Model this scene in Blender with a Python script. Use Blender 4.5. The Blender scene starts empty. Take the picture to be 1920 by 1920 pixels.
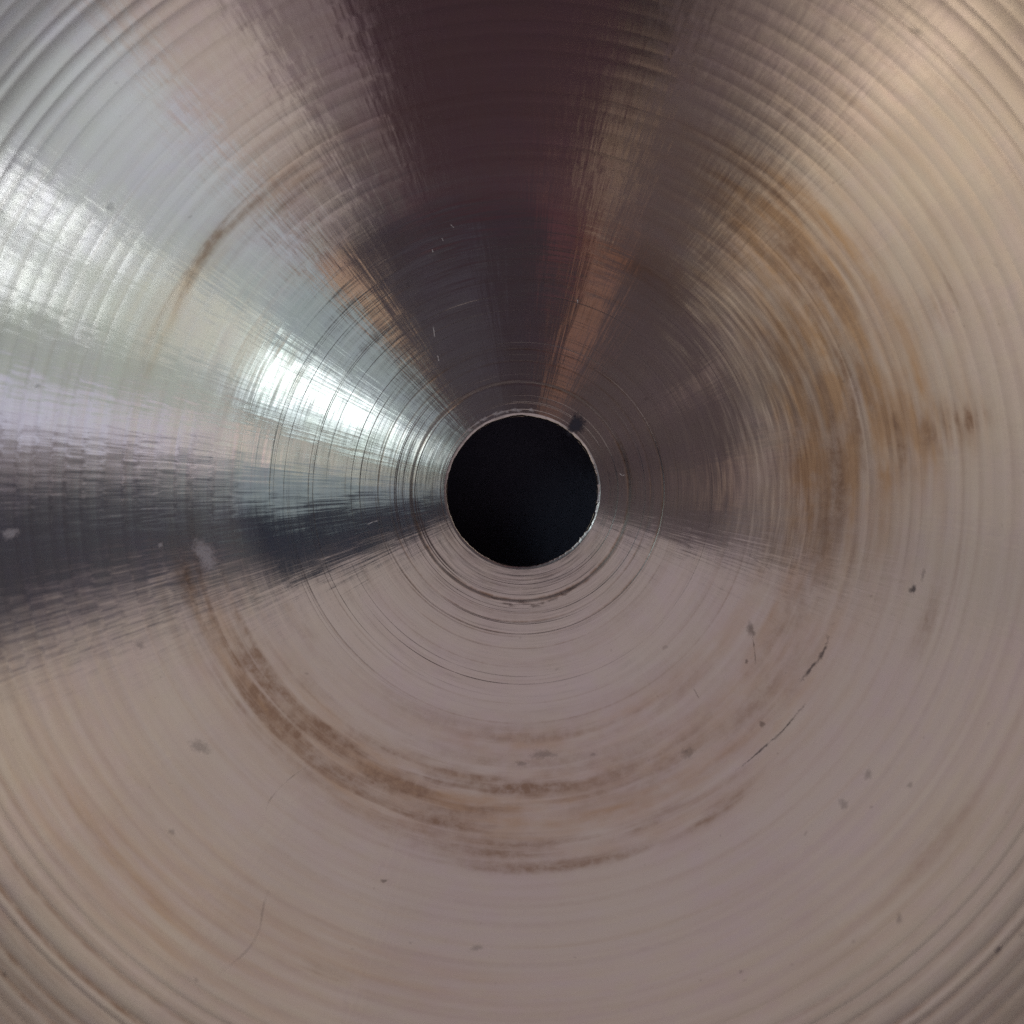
import bpy, math, random
import numpy as np

# ------------------------------------------------------------------ scale
# hole of the cymbal: 12 mm across = 282 px of the 1920 px photograph
S = 0.012 / 282.0            # metres per photo pixel in the plane of the hole
HOLE = 141.0                 # hole radius in photo pixels
FOV = math.radians(50.0)
DPX = 960.0 / math.tan(FOV / 2)      # camera height above the hole, in pixels
random.seed(4)
rng = np.random.default_rng(7)
scene = bpy.context.scene
col = scene.collection

BELL_TOP = 0.0400            # height of the hole plane above the table (m)

# ------------------------------------------------------------------ camera
cam = bpy.data.cameras.new('camera')
cam.sensor_width = 36.0
cam.sensor_fit = 'HORIZONTAL'
cam.lens = 18.0 / math.tan(FOV / 2)
cam.clip_start = 0.002
cam.clip_end = 50.0
cam.dof.use_dof = True
cam.dof.focus_distance = DPX * S + 0.0012
cam.dof.aperture_fstop = cam.lens / 2.3       # phone lens: pupil about 2.3 mm
cam_o = bpy.data.objects.new('camera', cam)
col.objects.link(cam_o)
cam_o.location = (-19 * S, -39 * S, BELL_TOP + DPX * S)
cam_o.rotation_euler = (0, 0, 0)
scene.camera = cam_o

# ------------------------------------------------------------------ world and light
w = bpy.data.worlds.new('World')
scene.world = w
w.use_nodes = True
bg = w.node_tree.nodes['Background']
bg.inputs['Color'].default_value = (0.010, 0.008, 0.011, 1)   # dim brown room
bg.inputs['Strength'].default_value = 1.0
scene.view_settings.view_transform = 'Standard'
scene.view_settings.look = 'None'
scene.view_settings.exposure = 0.0
scene.view_settings.gamma = 1.0
scene.view_settings.use_curve_mapping = False
scene.cycles.use_denoising = False        # keep the grain, as in the phone picture
scene.cycles.sample_clamp_indirect = 4.0


def lin(c):
    c = c / 255.0
    return c / 12.92 if c <= 0.04045 else ((c + 0.055) / 1.055) ** 2.4


XW = 0.60        # horizontal distance from the cymbal to the lit wall / window areas


def wall_light(name, az0, az1, el0, el1, rgb, gain=1.0, X=XW):
    """upright area lamp: a lit stretch of wall, ceiling edge or window beside the cymbal"""
    a0, a1 = math.radians(az0), math.radians(az1)
    am, half = (a0 + a1) / 2, (a1 - a0) / 2
    width = 2 * X * math.tan(half)
    z0 = BELL_TOP + X * math.tan(math.radians(el0))
    z1 = BELL_TOP + X * math.tan(math.radians(el1))
    L = bpy.data.lights.new(name, 'AREA')
    L.shape = 'RECTANGLE'
    L.size = width
    L.size_y = z1 - z0
    c = [lin(v) * gain / b for v, b in zip(rgb, (0.735, 0.665, 0.605))]
    m = max(c)
    L.color = [v / m for v in c]
    L.energy = m * math.pi * width * (z1 - z0)
    o = bpy.data.objects.new(name, L)
    col.objects.link(o)
    o.location = (X * math.cos(am), X * math.sin(am), (z0 + z1) / 2)
    # local -Z towards the cymbal axis, local Y up
    o.rotation_euler = (math.radians(90), 0, am + math.radians(90))
    o.rotation_euler = (math.radians(90), 0, am - math.radians(90) + math.radians(180))
    return o


def wall_fade(name, az0, az1, el0, el1, rgb0, rgb1, n, X=XW):
    """n stretches of wall side by side whose brightness falls off gradually"""
    for i in range(n):
        t = i / (n - 1)
        a, b = az0 + (az1 - az0) * i / n, az0 + (az1 - az0) * (i + 1) / n
        wall_light(name, a, b, el0, el1, [p + (q - p) * t for p, q in zip(rgb0, rgb1)], X=X)


# pale wall and ceiling on the near side (lower half of the picture), brighter low down
for e0, e1, left, mid, right in [(1, 10, (190, 173, 158), (158, 143, 133), (160, 145, 134)), (10, 19, (168, 152, 140), (142, 127, 120), (150, 135, 127)),
                                 (19, 28, (146, 131, 123), (136, 121, 118), (137, 123, 120)), (28, 46, (153, 139, 132), (135, 121, 120), (136, 122, 120)),
                                 (46, 84, (144, 131, 128), (140, 126, 125), (138, 124, 122))]:
    wall_fade('wall_light', 199 if e0 < 40 else 201, 270, e0, e1, left, mid, 4)
    wall_light('wall_light', 270, 308, e0, e1, mid)
    wall_light('wall_light', 308, 345, e0, e1, right)
wall_fade('wall_light', 192, 199, 3, 46, (62, 58, 66), (130, 118, 114), 4)
# pale wall on the right, lit only low down
wall_fade('wall_light', 345, 405, 11, 42, (136, 124, 119), (180, 164, 148), 6, X=0.62)
wall_fade('wall_light', 345, 405, 1, 11, (146, 132, 125), (246, 216, 186), 5, X=0.61)
wall_fade('wall_light', 405, 430, 1, 13, (246, 216, 188), (70, 58, 58), 7, X=0.61)
wall_fade('wall_light', 405, 432, 5, 26, (178, 160, 143), (70, 58, 58), 6, X=0.62)
wall_fade('wall_light', 405, 418, 26, 42, (160, 143, 127), (70, 59, 57), 4, X=0.62)
wall_light('wall_light', 418, 430, 26, 46, (62, 50, 50), X=0.62)
wall_light('wall_light', 345, 406, 42, 49, (98, 85, 77), X=0.63)
wall_light('upper_reflection_light', 345, 433, 49, 84, (60, 49, 50), X=0.65)  # added dim lamp that sets the tone of the dark inner reflection
wall_light('upper_reflection_light', 357, 371, 49, 62, (92, 74, 60), X=0.63)  # this and the next two: narrow lamps added to streak the reflection
wall_light('upper_reflection_light', 347, 351, 52, 72, (34, 28, 34), X=0.63)
wall_light('upper_reflection_light', 389, 393, 49, 64, (84, 70, 62), X=0.63)
# lamps added for a brown and a pale reflected streak beside the dark figure
wall_light('brown_streak_light', 65, 74, 60, 77, (104, 68, 46), X=0.58)
wall_light('pale_streak_light', 70.5, 75, 36, 46, (172, 144, 120), X=0.58)
# dim lamps standing in for the unseen dark figure: brown and dark red cloth
wall_light('figure_reflection_light', 75, 111, 2, 46, (35, 20, 24), X=0.64)
wall_light('figure_reflection_light', 77, 110, 20, 30, (36, 19, 21), X=0.64)
wall_light('figure_reflection_light', 78, 114, 40, 50, (44, 18, 20), X=0.64)
wall_light('figure_reflection_light', 72, 84, 48, 60, (66, 30, 28), X=0.63)
wall_light('figure_reflection_light', 76, 127, 46, 84, (38, 31, 36), X=0.64)
wall_light('figure_reflection_light', 98, 124, 62, 80, (36, 37, 42), X=0.64)
# window side on the left
wall_light('window_wall_light', 109, 119, 3, 36, (118, 102, 102), X=0.64)
wall_light('window_wall_light', 119, 130, 3, 38, (176, 160, 153), X=0.64)
wall_fade('window_wall_light', 130, 160, 3, 24, (190, 193, 199), (166, 172, 170), 4, X=0.64)
wall_fade('window_wall_light', 130, 160, 24, 46, (160, 163, 168), (148, 155, 150), 3, X=0.64)
wall_light('window_wall_light', 160, 167, 3, 46, (148, 155, 147), X=0.64)
wall_light('window_wall_light', 167, 173, 3, 42, (196, 194, 216), X=0.64)
wall_light('window_wall_light', 173, 178, 3, 46, (108, 98, 100), X=0.64)
wall_light('window_wall_light', 131, 146, 46, 80, (134, 145, 148), X=0.66)
wall_light('window_wall_light', 165, 172, 46, 80, (166, 166, 156), X=0.66)
wall_light('window_wall_light', 172, 181, 46, 80, (120, 132, 138), X=0.66)
wall_light('warm_patch_light', 125, 130.5, 50, 63, (180, 146, 118), X=0.58)  # this and the next two: small lamps added for warm reflected patches
wall_light('warm_patch_light', 147, 157, 39, 47, (196, 168, 134), X=0.60)
wall_light('warm_patch_light', 166, 173, 43, 50, (214, 168, 150), X=0.60)
wall_light('window_light', 146.5, 163, 55, 75, (232, 252, 250), 1.15, X=0.56)
wall_light('window_light', 150, 157, 60, 70, (250, 255, 255), 2.0, X=0.55)
wall_light('window_light', 147, 151, 11, 16, (250, 255, 255), 4.2, X=0.56)
wall_light('window_light', 154, 158, 9, 14, (250, 255, 255), 4.2, X=0.56)
wall_light('dim_corner_light', 177.5, 192, 3, 46, (36, 37, 45), X=0.64)
wall_light('dim_corner_light', 181, 201, 46, 84, (25, 32, 43), X=0.66)

# ------------------------------------------------------------------ surface shape
# all lengths here in photo pixels, slope positive = falling outwards
GROOVES = [575.0]
while GROOVES[-1] < 4200:
    GROOVES.append(GROOVES[-1] + random.choice((27, 36, 40, 46, 56)) * random.uniform(0.9, 1.1) * (1.0 + 0.4 * min(1.0, max(0.0, (GROOVES[-1] - 800) / 500))))
GROOVES = np.array(GROOVES)
GAMP = rng.uniform(0.5, 1.3, len(GROOVES))
RINGS = [(203, 2.6, -0.16), (209, 1.8, 0.10), (229, 1.0, -0.05), (245, 1.6, -0.09), (268, 1.8, -0.12),
         (273, 1.3, -0.07), (296, 1.2, -0.06), (331, 1.0, -0.04), (358, 1.0, 0.03), (402, 1.2, -0.04),
         (441, 1.5, 0.05), (166, 1.1, -0.05), (181, 1.0, 0.05)]
KINK_C = (-70.0, 80.0)
KINK_R = 480.0


def slope_of(u):
    a = 0.0165 * np.minimum(u, 1600)
    a = np.where(u > 1700, 0.0165 * 1600, a)
    t = np.clip((u - 1700) / 520, 0, 1)
    t = t * t * (3 - 2 * t)
    a = np.where(u > 1700, a * (1 - t) + 4.0 * t, a)   # (the kink adds 4.5 deg outside)
    return np.tan(np.radians(a))


def groove_coord(u):
    i = np.searchsorted(GROOVES, u) - 1
    i = np.clip(i, 0, len(GROOVES) - 2)
    f = (u - GROOVES[i]) / (GROOVES[i + 1] - GROOVES[i])
    return np.where(u < GROOVES[0], -(GROOVES[0] - u) / 75.0, i + f)


# fine integration table
UT = np.arange(100.0, 4300.0, 0.25)
SL = slope_of(UT)
gi = np.clip(np.searchsorted(GROOVES, UT) - 1, 0, len(GROOVES) - 2)
gf = (UT - GROOVES[gi]) / (GROOVES[gi + 1] - GROOVES[gi])
amp = np.interp(UT, [560, 640, 900, 1250, 1500, 2000, 4200], [0, 0.035, 0.055, 0.095, 0.115, 0.08, 0.05]) * GAMP[gi]
# scallop cut by the turning tool: slope runs through the groove, small round ridge
saw = np.where(gf < 0.86, gf / 0.86 * 2 - 1, 1 - (gf - 0.86) / 0.14 * 2)
SL = SL + np.where(UT > GROOVES[0], amp * saw, 0)
for r0, wd, a in RINGS:
    x = (UT - r0) / wd
    SL = SL + a * x * np.exp(-x * x) * 1.6
HT = -np.concatenate([[0], np.cumsum((SL[1:] + SL[:-1]) * 0.5 * 0.25)])
HT -= np.interp(HOLE, UT, HT)

WAVES = []
for k in range(26):
    f = rng.uniform(0.004, 0.02)
    th = rng.uniform(0, 2 * math.pi)
    WAVES.append((f * math.cos(th), f * math.sin(th), rng.uniform(0, 6.28), 0.0032 / f * rng.uniform(0.3, 1.0) / 2.6))


def height(u, ph):
    x, y = u * np.cos(ph), u * np.sin(ph)
    v = np.hypot(x - KINK_C[0], y - KINK_C[1])
    kw = 34.0
    q = (v - KINK_R) / kw
    sp = np.where(q > 30, q, np.log1p(np.exp(np.minimum(q, 30)))) * kw
    h = np.interp(u + 3.0 * np.cos(ph) * np.clip((600 - u) / 400, 0, 1) * np.clip((u - 141) / 60, 0, 1), UT, HT)
    h = h - math.tan(math.radians(4.5)) * sp
    fade = np.clip((u - 150) / 250, 0, 1)
    for kx, ky, p, a in WAVES:
        h = h + fade * a * np.sin(kx * x + ky * y + p)
    return h


H0 = float(height(np.array([HOLE + 6]), np.array([0.0]))[0])


def hz(u, ph):
    return height(u, ph) - H0


# ------------------------------------------------------------------ materials
def new_mat(name):
    m = bpy.data.materials.new(name)
    m.use_nodes = True
    nt = m.node_tree
    nt.nodes.clear()
    out = nt.nodes.new('ShaderNodeOutputMaterial')
    return m, nt, out


class NT:
    def __init__(s, nt):
        s.nt = nt

    def link(s, a, b):
        s.nt.links.new(a, b)

    def put(s, sock, v):
        if isinstance(v, bpy.types.NodeSocket):
            s.link(v, sock)
        else:
            sock.default_value = v

    def m(s, op, a, b=0.0, c=0.0):
        n = s.nt.nodes.new('ShaderNodeMath')
        n.operation = op
        s.put(n.inputs[0], a)
        s.put(n.inputs[1], b)
        s.put(n.inputs[2], c)
        return n.outputs[0]

    def v(s, op, a, b=(0, 0, 0), scale=None):
        n = s.nt.nodes.new('ShaderNodeVectorMath')
        n.operation = op
        s.put(n.inputs[0], a)
        if scale is not None:
            s.put(n.inputs['Scale'], scale)
        else:
            s.put(n.inputs[1], b)
        return n.outputs[0]

    def xyz(s, x, y, z):
        n = s.nt.nodes.new('ShaderNodeCombineXYZ')
        for i, q in enumerate((x, y, z)):
            s.put(n.inputs[i], q)
        return n.outputs[0]

    def noise(s, vec, scale=1.0, detail=2.0, rough=0.5):
        n = s.nt.nodes.new('ShaderNodeTexNoise')
        s.put(n.inputs['Vector'], vec)
        n.inputs['Scale'].default_value = scale
        n.inputs['Detail'].default_value = detail
        n.inputs['Roughness'].default_value = rough
        return n.outputs[0]

    def signed(s, f):
        return s.m('MULTIPLY_ADD', f, 2.0, -1.0)

    def mixc(s, f, a, b, mode='MIX'):
        n = s.nt.nodes.new('ShaderNodeMix')
        n.data_type = 'RGBA'
        n.blend_type = mode
        s.put(n.inputs['Factor'], f)
        s.put(n.inputs['A'], a)
        s.put(n.inputs['B'], b)
        return n.outputs['Result']

    def attr(s, name):
        n = s.nt.nodes.new('ShaderNodeAttribute')
        n.attribute_name = name
        return n

    def ramp(s, f, lo, hi, a=0.0, b=1.0):
        n = s.nt.nodes.new('ShaderNodeMapRange')
        n.interpolation_type = 'SMOOTHSTEP'
        s.put(n.inputs[0], f)
        n.inputs[1].default_value = lo
        n.inputs[2].default_value = hi
        n.inputs[3].default_value = a
        n.inputs[4].default_value = b
        return n.outputs[0]


def bronze():
    m, nt, out = new_mat('turned_bronze')
    g = NT(nt)
    tc = nt.nodes.new('ShaderNodeTexCoord')
    sep = nt.nodes.new('ShaderNodeSeparateXYZ')
    g.link(tc.outputs['Object'], sep.inputs[0])
    x, y = sep.outputs[0], sep.outputs[1]
    r = g.m('SQRT', g.m('ADD', g.m('MULTIPLY', x, x), g.m('MULTIPLY', y, y)))
    u = g.m('DIVIDE', r, S)
    c, s = g.m('DIVIDE', x, r), g.m('DIVIDE', y, r)
    er = g.xyz(c, s, 0.0)
    et = g.xyz(g.m('MULTIPLY', s, -1.0), c, 0.0)
    a = g.attr('surface')                 # R = stain, G = groove coordinate, B = crown mask
    asep = nt.nodes.new('ShaderNodeSeparateXYZ')
    g.link(a.outputs['Vector'], asep.inputs[0])
    stain, gc, crown = asep.outputs
    gfl = g.m('FLOOR', gc)
    gz = g.m('ADD', g.m('MULTIPLY', gfl, 1.0), g.m('MULTIPLY', g.ramp(g.m('SUBTRACT', gc, gfl), 0.35, 1.0), 1.0))

    def polar(k, z):
        return g.xyz(g.m('MULTIPLY', c, k), g.m('MULTIPLY', s, k), z)
    # chatter across the tool grooves: short dashes along the radius
    n1 = g.signed(g.noise(polar(95.0, gz), 1.0, 2.0, 0.6))
    n2 = g.signed(g.noise(polar(17.0, g.m('MULTIPLY', u, 0.012)), 1.0, 2.0, 0.5))
    n3 = g.signed(g.noise(polar(190.0, g.m('MULTIPLY', u, 0.011)), 1.0, 2.0, 0.6))
    at = g.m('ADD', g.m('MULTIPLY', n1, g.ramp(crown, 0, 1, 0.050, 0.026)),
             g.m('ADD', g.m('MULTIPLY', n2, 0.014), g.m('MULTIPLY', n3, g.ramp(crown, 0, 1, 0.038, 0.024))))
    # fine turning lines
    l1 = g.signed(g.noise(polar(2.2, g.m('MULTIPLY', u, 0.42)), 1.0, 3.0, 0.65))
    l2 = g.signed(g.noise(polar(5.0, g.m('MULTIPLY', u, 0.13)), 1.0, 2.0, 0.5))
    ar = g.m('ADD', g.m('MULTIPLY', l1, g.ramp(crown, 0, 1, 0.03, 0.10)), g.m('MULTIPLY', l2, g.m('MULTIPLY_ADD', g.m('MULTIPLY', g.ramp(u, 300.0, 400.0), g.ramp(u, 520.0, 640.0, 1.0, 0.0)), 0.13, 0.04)))
    l3 = g.noise(polar(0.3, g.m('MULTIPLY', u, 0.33)), 1.0, 1.0, 0.5)
    hair = g.m('MULTIPLY', g.ramp(l3, 0.64, 0.72), crown)
    ar = g.m('ADD', ar, g.m('MULTIPLY', hair, -0.16))
    geo = nt.nodes.new('ShaderNodeNewGeometry')
    nrm = g.v('ADD', geo.outputs['Normal'], g.v('ADD', g.v('SCALE', er, scale=ar), g.v('SCALE', et, scale=at)))
    nrm = g.v('NORMALIZE', nrm)
    # colour
    blot = g.noise(g.v('SCALE', tc.outputs['Object'], scale=95.0), 1.0, 4.0, 0.55)
    line = g.noise(polar(1.6, g.m('MULTIPLY', u, 0.06)), 1.0, 3.0, 0.6)
    base = g.mixc(g.ramp(blot, 0.35, 0.7), (0.735, 0.650, 0.615, 1), (0.745, 0.680, 0.600, 1))
    blot2 = g.noise(g.v('SCALE', tc.outputs['Object'], scale=420.0), 1.0, 3.0, 0.6)
    base = g.mixc(g.ramp(blot2, 0.35, 0.65, 0, 0.55), base, (0.745, 0.685, 0.580, 1))
    tar = g.m('MULTIPLY', g.attr('tarnish').outputs['Fac'], g.ramp(g.noise(polar(7.0, g.m('MULTIPLY', u, 0.022)), 1.0, 4.0, 0.6), 0.25, 0.7, 0.4, 1.2))
    base = g.mixc(tar, base, (0.60, 0.42, 0.27, 1))
    base = g.mixc(g.ramp(line, 0.45, 0.75, 0, 0.32), base, (0.66, 0.55, 0.47, 1))
    base = g.mixc(g.m('MULTIPLY', hair, 0.22), base, (0.25, 0.2, 0.18, 1))
    mott = g.noise(polar(26.0, g.m('MULTIPLY', u, 0.05)), 1.0, 4.0, 0.65)
    stain = g.m('MULTIPLY', stain, g.ramp(mott, 0.3, 0.7, 0.45, 1.15))
    base = g.mixc(stain, base, (0.40, 0.275, 0.195, 1))
    fleck = g.noise(g.v('SCALE', tc.outputs['Object'], scale=1300.0), 1.0, 1.0, 0.5)
    base = g.mixc(g.ramp(fleck, 0.76, 0.82, 0, 0.25), base, (0.2, 0.16, 0.15, 1))
    p = nt.nodes.new('ShaderNodeBsdfPrincipled')
    g.put(p.inputs['Base Color'], base)
    p.inputs['Metallic'].default_value = 1.0
    rough = g.m('ADD', g.ramp(crown, 0, 1, 0.255, 0.17), g.m('MULTIPLY', stain, 0.06))
    g.put(p.inputs['Roughness'], rough)
    g.put(p.inputs['Anisotropic'], g.ramp(crown, 0, 1, 0.82, 0.95))
    p.inputs['Anisotropic Rotation'].default_value = ANISO_ROT
    tan = nt.nodes.new('ShaderNodeTangent')
    tan.direction_type = 'RADIAL'
    tan.axis = 'Z'
    g.link(tan.outputs[0], p.inputs['Tangent'])
    g.link(nrm, p.inputs['Normal'])
    g.link(p.outputs[0], out.inputs[0])
    return m


ANISO_ROT = 0.25
BRONZE = bronze()


def simple_metal(name, colr, rough):
    m, nt, out = new_mat(name)
    g = NT(nt)
    tc = nt.nodes.new('ShaderNodeTexCoord')
    n = g.noise(g.v('SCALE', tc.outputs['Object'], scale=900.0), 1.0, 4.0, 0.6)
    p = nt.nodes.new('ShaderNodeBsdfPrincipled')
    g.put(p.inputs['Base Color'], g.mixc(g.ramp(n, 0.3, 0.75), colr + (1,), tuple(v * 0.6 for v in colr) + (1,)))
    p.inputs['Metallic'].default_value = 1.0
    g.put(p.inputs['Roughness'], g.ramp(n, 0.2, 0.8, rough * 0.7, rough * 1.4))
    b = nt.nodes.new('ShaderNodeBump')
    b.inputs['Strength'].default_value = 0.25
    b.inputs['Distance'].default_value = 0.00005
    g.link(n, b.inputs['Height'])
    g.link(b.outputs[0], p.inputs['Normal'])
    g.link(p.outputs[0], out.inputs[0])
    return m


RIM_METAL = simple_metal('cut_bronze_edge', (0.74, 0.67, 0.62), 0.22)
UNDER_METAL = simple_metal('underside_bronze', (0.45, 0.36, 0.28), 0.45)


def dirt_mat(name, colr, strength):
    m, nt, out = new_mat(name)
    g = NT(nt)
    tc = nt.nodes.new('ShaderNodeTexCoord')
    a = g.attr('fade')
    n = g.noise(g.v('SCALE', tc.outputs['Object'], scale=4200.0), 1.0, 3.0, 0.6)
    f = g.m('MULTIPLY', g.ramp(g.m('ADD', a.outputs['Fac'], g.m('MULTIPLY', g.m('SUBTRACT', n, 0.5), 1.5)), 0.02, 1.0), strength)
    p = nt.nodes.new('ShaderNodeBsdfPrincipled')
    p.inputs['Base Color'].default_value = colr + (1,)
    p.inputs['Roughness'].default_value = 0.7
    t = nt.nodes.new('ShaderNodeBsdfTransparent')
    mx = nt.nodes.new('ShaderNodeMixShader')
    g.put(mx.inputs[0], f)
    g.link(t.outputs[0], mx.inputs[1])
    g.link(p.outputs[0], mx.inputs[2])
    g.link(mx.outputs[0], out.inputs[0])
    return m


INK = dirt_mat('black_ink', (0.03, 0.028, 0.045), 0.95)
DIRT = dirt_mat('dark_dirt', (0.05, 0.045, 0.06), 0.55)
DIRT_SOFT = dirt_mat('grey_dirt', (0.10, 0.09, 0.10), 0.19)
DIRT_BROWN = dirt_mat('brown_dirt', (0.11, 0.07, 0.062), 0.34)
DIRT_PALE = dirt_mat('pale_dust', (0.60, 0.56, 0.58), 0.55)
NICK = dirt_mat('bright_scratch', (0.75, 0.72, 0.72), 0.85)

# ------------------------------------------------------------------ helpers
def tag(o, label=None, cat=None, kind=None):
    if label:
        o['label'] = label
    if cat:
        o['category'] = cat
    if kind:
        o['kind'] = kind


def grid_mesh(name, P, N=None, mat=None, parent=None, attrs=None, closed=True):
    """P: rings x segs x 3"""
    nr, ns = P.shape[:2]
    me = bpy.data.meshes.new(name)
    i = np.arange(nr - 1)[:, None]
    j = np.arange(ns if closed else ns - 1)[None, :]
    j2 = (j + 1) % ns
    q = np.stack([i * ns + j, (i + 1) * ns + j, (i + 1) * ns + j2, i * ns + j2], -1).reshape(-1, 4)
    nf = len(q)
    me.vertices.add(nr * ns)
    me.vertices.foreach_set('co', P.reshape(-1).astype(np.float32))
    me.loops.add(nf * 4)
    me.loops.foreach_set('vertex_index', q.reshape(-1).astype(np.int32))
    me.polygons.add(nf)
    me.polygons.foreach_set('loop_start', (np.arange(nf) * 4).astype(np.int32))
    me.update(calc_edges=True)
    me.polygons.foreach_set('use_smooth', np.ones(nf, dtype=bool))
    for k, val in (attrs or {}).items():
        if val.ndim == 3:
            at = me.attributes.new(k, 'FLOAT_VECTOR', 'POINT')
            at.data.foreach_set('vector', val.reshape(-1).astype(np.float32))
        else:
            at = me.attributes.new(k, 'FLOAT', 'POINT')
            at.data.foreach_set('value', val.reshape(-1).astype(np.float32))
    if N is not None:
        me.normals_split_custom_set_from_vertices(N.reshape(-1, 3).tolist())
    o = bpy.data.objects.new(name, me)
    col.objects.link(o)
    if mat:
        me.materials.append(mat)
    if parent:
        o.parent = parent
    return o


def smooth_noise(u, ph, ku, ka, seed, octs=3):
    """noise over (u, ph), periodic in ph: ku cycles per pixel, ka cycles per turn"""
    r = np.random.default_rng(seed)
    out = np.zeros(np.broadcast(u, ph).shape)
    tot = 0
    for o in range(octs):
        for k in range(7):
            fu = ku * 2 ** o * r.uniform(0.4, 1.3) * r.choice([-1, 1])
            fa = round(ka * 2 ** o * r.uniform(0.0, 1.3))
            w_ = 0.6 ** o
            out += w_ * np.sin(2 * math.pi * fu * u + fa * ph + r.uniform(0, 6.28))
            tot += w_ * w_ * 0.5
    return out / math.sqrt(tot)


# stains: (azimuth deg, radius px, spread deg, spread px, strength); radii as they stand on the metal
def img_u(ui):
    """radius on the metal from the radius seen in the photograph"""
    u = np.asarray(ui, float)
    g = u.copy()
    for _ in range(12):
        g = u * (1 - hz(g, np.zeros_like(g)) / DPX)
    return g


STAINS = [(205, 625, 12, 26, 0.55), (218, 612, 16, 46, 0.70), (234, 598, 18, 48, 0.75), (252, 580, 18, 46, 0.65), (268, 560, 20, 40, 0.55),
          (247, 640, 14, 16, 0.65), (262, 672, 18, 13, 0.70), (285, 665, 16, 12, 0.6), (275, 705, 18, 10, 0.45),
          (258, 635, 16, 13, 0.6), (300, 700, 12, 12, 0.5), (288, 565, 24, 36, 0.35), (275, 460, 28, 18, 0.25),
          (22, 640, 20, 40, 0.55), (38, 690, 10, 34, 0.6), (50, 745, 7, 24, 0.6), (30, 560, 16, 36, 0.35),
          (5, 595, 12, 20, 0.6), (-6, 575, 12, 16, 0.5), (8, 705, 5, 30, 0.6), (8.5, 800, 2.4, 40, 0.75), (9.5, 845, 1.6, 34, 0.8),
          (26, 895, 3, 12, 0.5), (24, 850, 2.0, 16, 0.35), (140, 742, 14, 10, 0.75), (148, 735, 8, 9, 0.5),
          (125, 700, 12, 20, 0.35), (195, 640, 5, 20, 0.5), (318, 600, 14, 34, 0.25), (332, 560, 12, 30, 0.28),
          (-18, 800, 4, 16, 0.3), (320, 1020, 6, 30, 0.16), (300, 480, 16, 26, 0.25), (215, 480, 14, 14, 0.15), (248, 980, 3, 22, 0.25)]
TARNISH = [(9, 800, 4, 90, 0.5), (25, 620, 30, 130, 1.0), (45, 720, 16, 60, 0.8), (4, 560, 16, 60, 0.6), (-25, 520, 18, 70, 0.25), (225, 612, 30, 75, 0.5),
           (265, 600, 34, 95, 0.5), (310, 620, 30, 110, 0.3), (45, 900, 22, 170, 0.22), (225, 1000, 26, 220, 0.22), (20, 800, 12, 90, 0.25), (140, 735, 26, 26, 0.6), (8, 740, 9, 70, 0.6), (225, 1060, 18, 110, 0.15),
           (60, 480, 14, 60, 0.35), (285, 470, 40, 40, 0.3), (250, 930, 20, 60, 0.25), (315, 1050, 25, 120, 0.15), (215, 1000, 12, 80, 0.12)]


def tarnish_map(u, ph):
    st = np.zeros(np.broadcast(u, ph).shape)
    deg = np.degrees(ph)
    for a, r_, sa, sr, k in TARNISH:
        rg = float(img_u(np.array([r_]))[0])
        da = (deg - a + 180) % 360 - 180
        st = st + k * np.exp(-(da / sa) ** 2 - ((u - rg) / sr) ** 2)
    return np.clip(st * np.clip(0.9 + 0.3 * smooth_noise(u, ph, 0.012, 5, 31, 3), 0.2, 1.5) + 0.06, 0, 1)


def stain_map(u, ph):
    st = np.zeros(np.broadcast(u, ph).shape)
    deg = np.degrees(ph)
    for a, r_, sa, sr, k in STAINS:
        rg = float(img_u(np.array([r_]))[0])
        da = (deg - a + 180) % 360 - 180
        st = np.maximum(st, k * np.exp(-(da / sa) ** 2 * 0.8 - ((u - rg) / (1.25 * sr)) ** 2 * 0.8))
    streak = smooth_noise(u, ph, 0.034, 5, 11, 3)
    patch = smooth_noise(u, ph, 0.006, 9, 12, 3)
    st = st * np.clip(0.9 + 0.45 * streak + 0.6 * patch, 0.0, 1.7)
    ringdirt = np.clip(0.05 * smooth_noise(u, ph, 0.02, 2, 13, 2) + 0.01, 0, 0.12)
    for r0, wd, a in RINGS:
        ue = u + 3.0 * np.cos(ph)
        ringdirt = ringdirt + 5.5 * abs(a) * np.exp(-((ue - r0) / wd) ** 2) * np.clip(0.75 + 0.35 * smooth_noise(u, ph, 0.0, 9, int(r0), 3), 0.1, 1.3)
    outer = np.clip((u - 1250) / 350, 0, 1) * np.clip(0.25 + 0.35 * smooth_noise(u, ph, 0.02, 2, 15, 2), 0, 0.6)
    gc = groove_coord(u)
    fr = gc - np.floor(gc)
    near = np.minimum(fr, 1 - fr)
    low = np.clip(0.5 - 0.6 * np.sin(ph + 0.55), 0, 1)
    gdirt = np.exp(-(near / 0.13) ** 2) * np.clip((u - 650) / 900, 0, 1) * (0.06 + 0.75 * low ** 2 * np.clip((u - 1050) / 450, 0, 1))
    outer = outer * 0.6 + gdirt * np.clip(0.8 + 0.4 * smooth_noise(u, ph, 0.01, 5, 17, 2), 0, 1.4)
    return np.clip(st + ringdirt + outer * np.clip(low + 0.25, 0, 1), 0, 0.95)


SEG = 1080
PH = np.linspace(0, 2 * math.pi, SEG, endpoint=False)[None, :]


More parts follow.
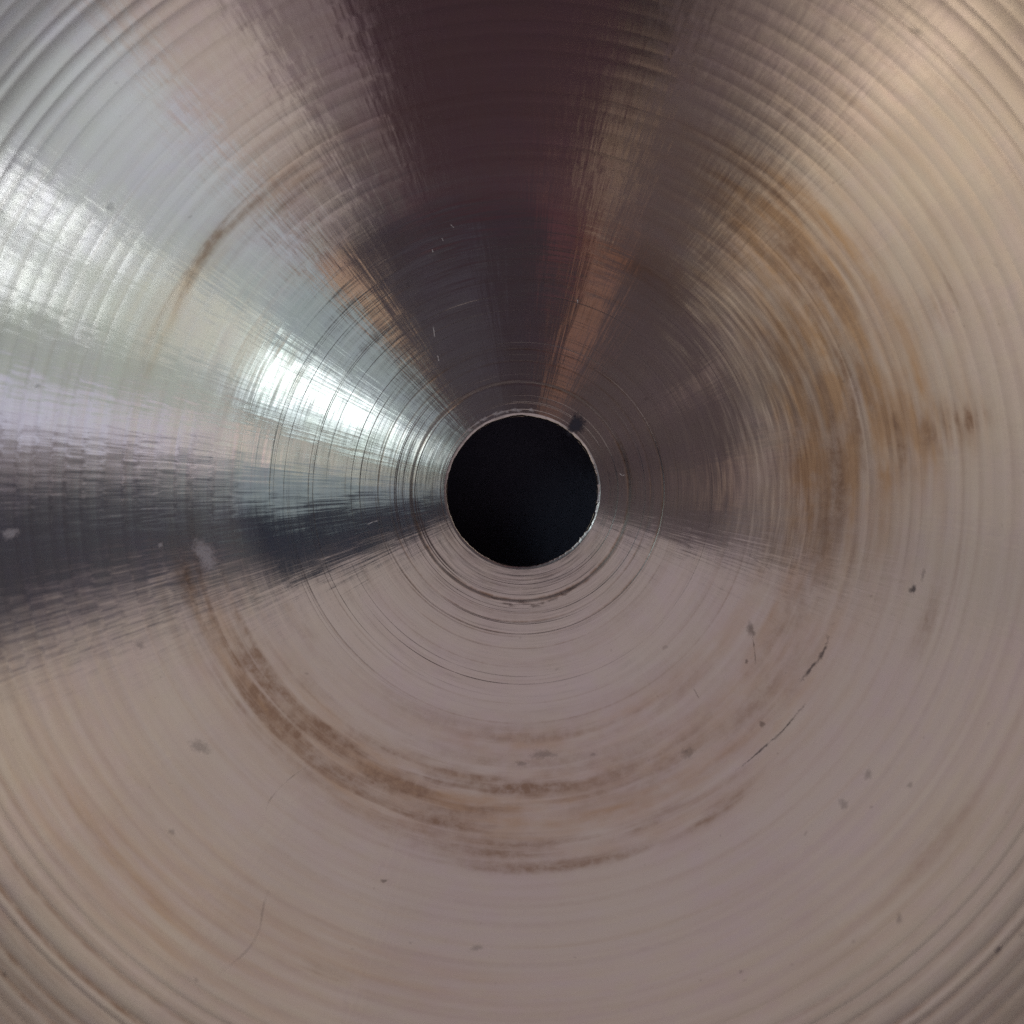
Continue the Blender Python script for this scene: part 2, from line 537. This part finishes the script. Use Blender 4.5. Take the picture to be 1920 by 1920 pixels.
def surf(name, us, parent, mat=BRONZE):
    us = np.asarray(us, float)
    U = np.repeat(us[:, None], SEG, 1)
    F = np.repeat(PH, len(us), 0)
    Z = hz(U, F)
    e = 0.4
    dU = (hz(U + e, F) - hz(U - e, F)) / (2 * e)
    ef = 0.002
    dF = (hz(U, F + ef) - hz(U, F - ef)) / (2 * ef) / U
    cx, sy = np.cos(F), np.sin(F)
    N = np.stack([-dU * cx + dF * sy, -dU * sy - dF * cx, np.ones_like(U)], -1)
    N /= np.linalg.norm(N, axis=-1, keepdims=True)
    P = np.stack([U * cx * S, U * sy * S, BELL_TOP + Z * S], -1)
    v = np.hypot(U * cx - KINK_C[0], U * sy - KINK_C[1])
    crown = np.clip((KINK_R + 40 - v) / 80, 0, 1)
    A = np.stack([stain_map(U, F), groove_coord(U), crown], -1)
    return grid_mesh(name, P, N, mat, parent, {'surface': A, 'tarnish': tarnish_map(U, F)})


# ------------------------------------------------------------------ the table under it
def table_mat():
    m, nt, out = new_mat('black_cloth')
    g = NT(nt)
    tc = nt.nodes.new('ShaderNodeTexCoord')
    n = g.noise(g.v('SCALE', tc.outputs['Object'], scale=700.0), 1.0, 3.0, 0.6)
    p = nt.nodes.new('ShaderNodeBsdfPrincipled')
    g.put(p.inputs['Base Color'], g.mixc(n, (0.14, 0.14, 0.20, 1), (0.20, 0.19, 0.26, 1)))
    p.inputs['Roughness'].default_value = 0.95
    b = nt.nodes.new('ShaderNodeBump')
    b.inputs['Distance'].default_value = 0.0003
    g.link(n, b.inputs['Height'])
    g.link(b.outputs[0], p.inputs['Normal'])
    g.link(p.outputs[0], out.inputs[0])
    return m


T, NG = 0.45, 90
gx = np.sign(np.linspace(-1, 1, NG)) * np.abs(np.linspace(-1, 1, NG)) ** 2.2 * T
VX, VY = np.meshgrid(gx, gx)
RR = np.hypot(VX, VY)
VZ = 0.026 * np.exp(-(RR / 0.036) ** 2)          # mound shaped into the cloth to catch light through the hole
TABLE_P = np.stack([VX, VY, VZ], -1)
me = bpy.data.meshes.new('tablecloth')
idx = np.arange(NG * NG).reshape(NG, NG)
q = np.stack([idx[:-1, :-1], idx[:-1, 1:], idx[1:, 1:], idx[1:, :-1]], -1).reshape(-1, 4)
me.from_pydata(TABLE_P.reshape(-1, 3).tolist(), [], q.tolist())
me.polygons.foreach_set('use_smooth', np.ones(len(q), dtype=bool))
me.materials.append(table_mat())
table = bpy.data.objects.new('tablecloth', me)
col.objects.link(table)
tag(table, kind='structure', label='black cloth seen through the hole of the cymbal')

# ------------------------------------------------------------------ the cymbal
cymbal = bpy.data.objects.new('cymbal', None)
cymbal.empty_display_size = 0.05
col.objects.link(cymbal)
tag(cymbal, 'worn bronze cymbal with turned rings and a round centre hole', 'cymbal')

UC, UF = 560.0, 1640.0
crown = surf('bell_crown', np.arange(HOLE + 6, UC + 0.01, 1.0), cymbal)
flank = surf('bell_flank', np.arange(UC, UF + 0.01, 2.0), cymbal)
UB = 178.0 / 1000 / S
bow = surf('bow', np.linspace(UF, UB, 420), cymbal)
crown['label'] = 'polished crown round the hole'
flank['label'] = 'grooved brown stained flank of the bell'

# bevelled edge of the hole, slightly ragged
THICK = 30.0
ang = np.linspace(0, math.pi / 2, 7)
prof = [(1 - math.sin(a), -(1 - math.cos(a))) for a in ang] + [(0, -14), (0.5, -22), (1.5, -THICK)]
ph = PH[0]
rag = 0.5 * smooth_noise(np.zeros(1), ph, 0.0, 40, 21, 3) + 0.7 * smooth_noise(np.zeros(1), ph, 0, 7, 22, 2)
rough_sector = np.exp(-((np.degrees(ph) - 328 + 180) % 360 - 180) ** 2 / (2 * 16 ** 2))
rag = rag * 0.5 + rag * rough_sector * 1.1 + 0.45 * smooth_noise(np.zeros(1), ph, 0, 70, 23, 2) * (0.2 + rough_sector)
P = np.zeros((len(prof), SEG, 3))
base_h = hz(np.full(SEG, HOLE + 6), ph)
cw = 2.2 + 4.3 * np.clip(0.15 + np.cos(ph - math.radians(38)), 0, 1)      # the bevel is wider on one side
for k, (u_, dz) in enumerate(prof):
    t = min(1.0, k / 4.0)
    if k < len(ang):
        uu = HOLE + (6 - cw) * min(1.0, k) + u_ * cw + rag * t if k else np.full(SEG, HOLE + 6.0)
        uu = np.where(k == 0, HOLE + 6.0, HOLE + u_ * cw + rag * t + (0 if k else 0))
        dz = dz * cw
    else:
        uu = HOLE + u_ + rag
    P[k, :, 0] = uu * np.cos(ph) * S
    P[k, :, 1] = uu * np.sin(ph) * S
    P[k, :, 2] = BELL_TOP + (base_h + dz) * S
P = P[::-1]
rim = grid_mesh('hole_rim', P, None, RIM_METAL, cymbal)
rim['label'] = 'bright bevelled rim of the hole'

# underside of the shell and outer edge
us = np.concatenate([np.array([HOLE + 1.5]), np.linspace(HOLE + 8, UB, 220)])
Uu = np.repeat(us[:, None], 180, 1)
Fu = np.repeat(np.linspace(0, 2 * math.pi, 180, endpoint=False)[None, :], len(us), 0)
smooth_h = np.interp(Uu, UT, -np.concatenate([[0], np.cumsum((slope_of(UT)[1:] + slope_of(UT)[:-1]) * 0.125)]))
smooth_h -= np.interp(HOLE, UT, -np.concatenate([[0], np.cumsum((slope_of(UT)[1:] + slope_of(UT)[:-1]) * 0.125)]))
vv = np.hypot(Uu * np.cos(Fu) - KINK_C[0], Uu * np.sin(Fu) - KINK_C[1])
smooth_h -= math.tan(math.radians(4.5)) * np.maximum(vv - KINK_R, 0)
Pu = np.stack([Uu * np.cos(Fu) * S, Uu * np.sin(Fu) * S, BELL_TOP + (smooth_h - H0 - THICK) * S], -1)
under = grid_mesh('underside', Pu[::-1], None, UNDER_METAL, cymbal)
edge_top = np.array([bow.data.vertices[(420 - 1) * SEG + k * 6].co[:] for k in range(180)])
edge_bot = Pu[-1]
rim_o = grid_mesh('outer_edge', np.stack([edge_top, edge_bot]), None, RIM_METAL, cymbal)

zmin = min(v[2] for v in edge_bot)
print('edge bottom z', zmin, 'edge top', edge_top[:, 2].min())

# ------------------------------------------------------------------ dirt, scratches, burr
def to_polar(px, py):
    dx, dy = px - 979.0, 921.0 - py
    # the camera stands over (960, 960); map the picture point onto the metal
    ex, ey = px - 960.0, 960.0 - py
    k = 1.0
    for _ in range(14):
        X, Y = ex * k - 19.0, ey * k - 39.0
        k = 1 - float(hz(np.array([math.hypot(X, Y)]), np.array([math.atan2(Y, X)]))[0]) / DPX
    return ex * k - 19.0, ey * k - 39.0


def on_metal(X, Y, lift=0.5):
    u, f = np.hypot(X, Y), np.arctan2(Y, X)
    # stay above the ridges around the mark
    z = np.max([hz(u + d, f) + d * slope_of(u) for d in (-2.0, 0.0, 2.0)], axis=0)
    return np.stack([X * S, Y * S, BELL_TOP + (z + lift) * S], -1)


def spot(name, px, py, rx, ry, rot, mat):
    X0, Y0 = to_polar(px, py)
    n, k = 22, 4
    a = np.linspace(0, 2 * math.pi, n, endpoint=False)
    jag = 1 + 0.16 * np.sin(2 * a + random.uniform(0, 6)) + 0.12 * np.sin(3 * a + random.uniform(0, 6)) + 0.08 * np.sin(5 * a + random.uniform(0, 6))
    rr = np.linspace(0.02, 1, k)[:, None] * jag[None, :]
    x, y = rr * np.cos(a) * rx * 1.7, rr * np.sin(a) * ry * 1.7
    c, s = math.cos(math.radians(rot)), math.sin(math.radians(rot))
    P = on_metal(X0 + c * x - s * y, Y0 + s * x + c * y)
    fade = np.repeat((1 - np.linspace(0, 1, k))[:, None], n, 1) * 1.25
    o = grid_mesh(name, P, None, mat, cymbal, {'fade': np.clip(fade, 0, 1)})
    return o


def stroke(name, pts, width, mat, wav=0.5):
    P = np.array([to_polar(*p) for p in pts])
    t = np.linspace(0, 1, len(P))
    tt = np.linspace(0, 1, max(12, 6 * len(P)))
    X, Y = np.interp(tt, t, P[:, 0]), np.interp(tt, t, P[:, 1])
    for _ in range(3):
        X[1:-1] = (X[:-2] + 2 * X[1:-1] + X[2:]) / 4
        Y[1:-1] = (Y[:-2] + 2 * Y[1:-1] + Y[2:]) / 4
    tx, ty = np.gradient(X), np.gradient(Y)
    L = np.hypot(tx, ty)
    nx, ny = -ty / L, tx / L
    ww = width * (1 + wav * np.sin(tt * 23 + random.uniform(0, 6)) * np.sin(tt * 9 + 1))
    rows = []
    for k in (-1, 0, 1):
        rows.append(on_metal(X + nx * ww * k * 0.5, Y + ny * ww * k * 0.5))
    fade = np.array([0, 1.0, 0])[:, None] * np.clip(np.sin(np.pi * tt) * 1.8, 0, 1)[None, :] * (0.75 + 0.25 * np.sin(tt * 17 + 2))[None, :]
    return grid_mesh(name, np.stack(rows), None, mat, cymbal, {'fade': fade}, closed=False)


for a in [(1080, 797, 15, 12, 20, INK), (1018, 1414, 16, 8, 0, DIRT_SOFT), (1112, 1415, 4, 3, 0, DIRT_SOFT), (978, 1432, 8, 4, 0, DIRT_SOFT),
          (375, 1400, 17, 11, -35, DIRT_SOFT), (205, 388, 11, 7, -20, DIRT_SOFT), (1717, 60, 11, 9, 0, DIRT_SOFT), (1712, 1105, 5, 8, -15, DIRT),
          (1731, 1077, 4, 9, -15, DIRT_SOFT), (1872, 1781, 6, 8, 0, DIRT), (1686, 1723, 6, 10, 15, DIRT_SOFT), (894, 1777, 9, 6, 0, DIRT_SOFT),
          (8, 1827, 8, 6, 0, DIRT_BROWN), (1408, 1180, 5, 14, 20, DIRT_BROWN), (1429, 1358, 4, 6, 20, DIRT_BROWN), (368, 1838, 5, 4, 0, DIRT_SOFT),
          (70, 724, 5, 4, 0, DIRT_SOFT), (1389, 1822, 4, 3, 0, DIRT_SOFT), (1706, 1472, 6, 5, 0, DIRT_SOFT), (1916, 1753, 7, 5, 0, DIRT_SOFT),
          (1400, 1240, 3, 3, 0, DIRT_BROWN), (28, 1730, 6, 6, 0, DIRT_SOFT), (1582, 1508, 8, 9, 30, DIRT_SOFT), (1290, 1412, 10, 9, 0, DIRT_SOFT),
          (262, 1210, 8, 6, 0, DIRT_SOFT), (322, 1560, 7, 5, 0, DIRT_SOFT), (1628, 1452, 7, 9, 20, DIRT_SOFT), (720, 1652, 6, 3, 20, DIRT_BROWN)]:
    spot('dirt_spot', *a)
for px, py, rx, ry, rot in [(20, 1000, 16, 9, 0), (385, 1040, 16, 24, 40), (300, 1022, 5, 4, 0)]:
    spot('dust_spot', px, py, rx, ry, rot, DIRT_PALE)

for pts, wd, mt in [([(1556, 1190), (1548, 1214), (1536, 1236), (1518, 1256), (1500, 1279)], 11, DIRT),
                    ([(1512, 1318), (1490, 1344), (1468, 1370), (1440, 1395), (1402, 1428), (1378, 1446)], 6, DIRT),
                    ([(1410, 1190), (1413, 1205), (1416, 1230), (1417, 1255)], 4, DIRT_BROWN),
                    ([(585, 1432), (555, 1450), (525, 1476), (505, 1500), (494, 1530)], 3.5, DIRT_SOFT),
                    ([(508, 1660), (495, 1690), (488, 1740), (470, 1775), (445, 1800), (410, 1825)], 7, DIRT_SOFT),
                    ([(1395, 1035), (1425, 1055), (1455, 1075)], 3.5, DIRT_SOFT),
                    ([(1300, 1290), (1312, 1312)], 4, DIRT_BROWN)]:
    stroke('dark_scratch', pts, wd, mt)
for pts, wd in [([(812, 612), (814, 622), (815, 634)], 3), ([(820, 664), (822, 672), (823, 680)], 3), ([(844, 420), (848, 424), (852, 428)], 2.5),
                ([(828, 446), (830, 449), (831, 453)], 2.5), ([(810, 466), (811, 470), (812, 473)], 3), ([(1082, 561), (1083, 565), (1083, 569)], 3),
                ([(688, 984), (700, 978), (712, 976)], 2.5), ([(1160, 885), (1166, 892), (1172, 890)], 2)]:
    stroke('bright_scratch', pts, wd, NICK, 0.2)
# crumbly pale crust on the bevel above the hole
for a, rr in [(92, 152), (96, 153), (100, 152), (104, 153), (110, 154), (118, 153), (124, 153), (84, 153), (130, 152), (107, 152)]:
    f = math.radians(a + random.uniform(-1, 1))
    o = spot('crust_fleck', 979 + rr * math.cos(f), 921 - rr * math.sin(f), random.uniform(3, 6), random.uniform(1.5, 2.8), a - 90, DIRT_PALE)

for a, rr in [(262, 213), (266, 215), (271, 212), (275, 216), (280, 213), (286, 211), (292, 209), (256, 208), (269, 208), (296, 206)]:
    f = math.radians(a + random.uniform(-2, 2))
    spot('grime_fleck', 979 + rr * math.cos(f), 921 - rr * math.sin(f), random.uniform(5, 10), random.uniform(1.2, 2.4), a - 90, DIRT_BROWN)

# raised burr on the right of the hole
bm_pts = []
n = 12
rings = []
for k in range(6):
    t = k / 5.0
    f = math.radians(-9 + 14 * t)
    wd = 2.2 * (0.35 + 1.3 * t ** 3) + 0.4
    cx_, cy_ = (HOLE + 2.0 + 1.5 * t ** 2) * math.cos(f), (HOLE + 2.0 + 1.5 * t ** 2) * math.sin(f)
    row = []
    for q in range(n):
        a = 2 * math.pi * q / n
        row.append(((cx_ + wd * math.cos(a) * math.cos(f)) * S, (cy_ + wd * math.cos(a) * math.sin(f)) * S,
                    BELL_TOP + (-2.2 + wd * 0.8 * math.sin(a)) * S))
    rings.append(row)
grid_mesh('burr', np.array(rings), None, RIM_METAL, cymbal)

# drop the whole thing so that the outer edge stands on the table
dz = -zmin
cymbal.location.z = dz
cam_o.location.z += dz
for o in bpy.data.objects:
    if o.type == 'LIGHT':
        o.location.z += dz
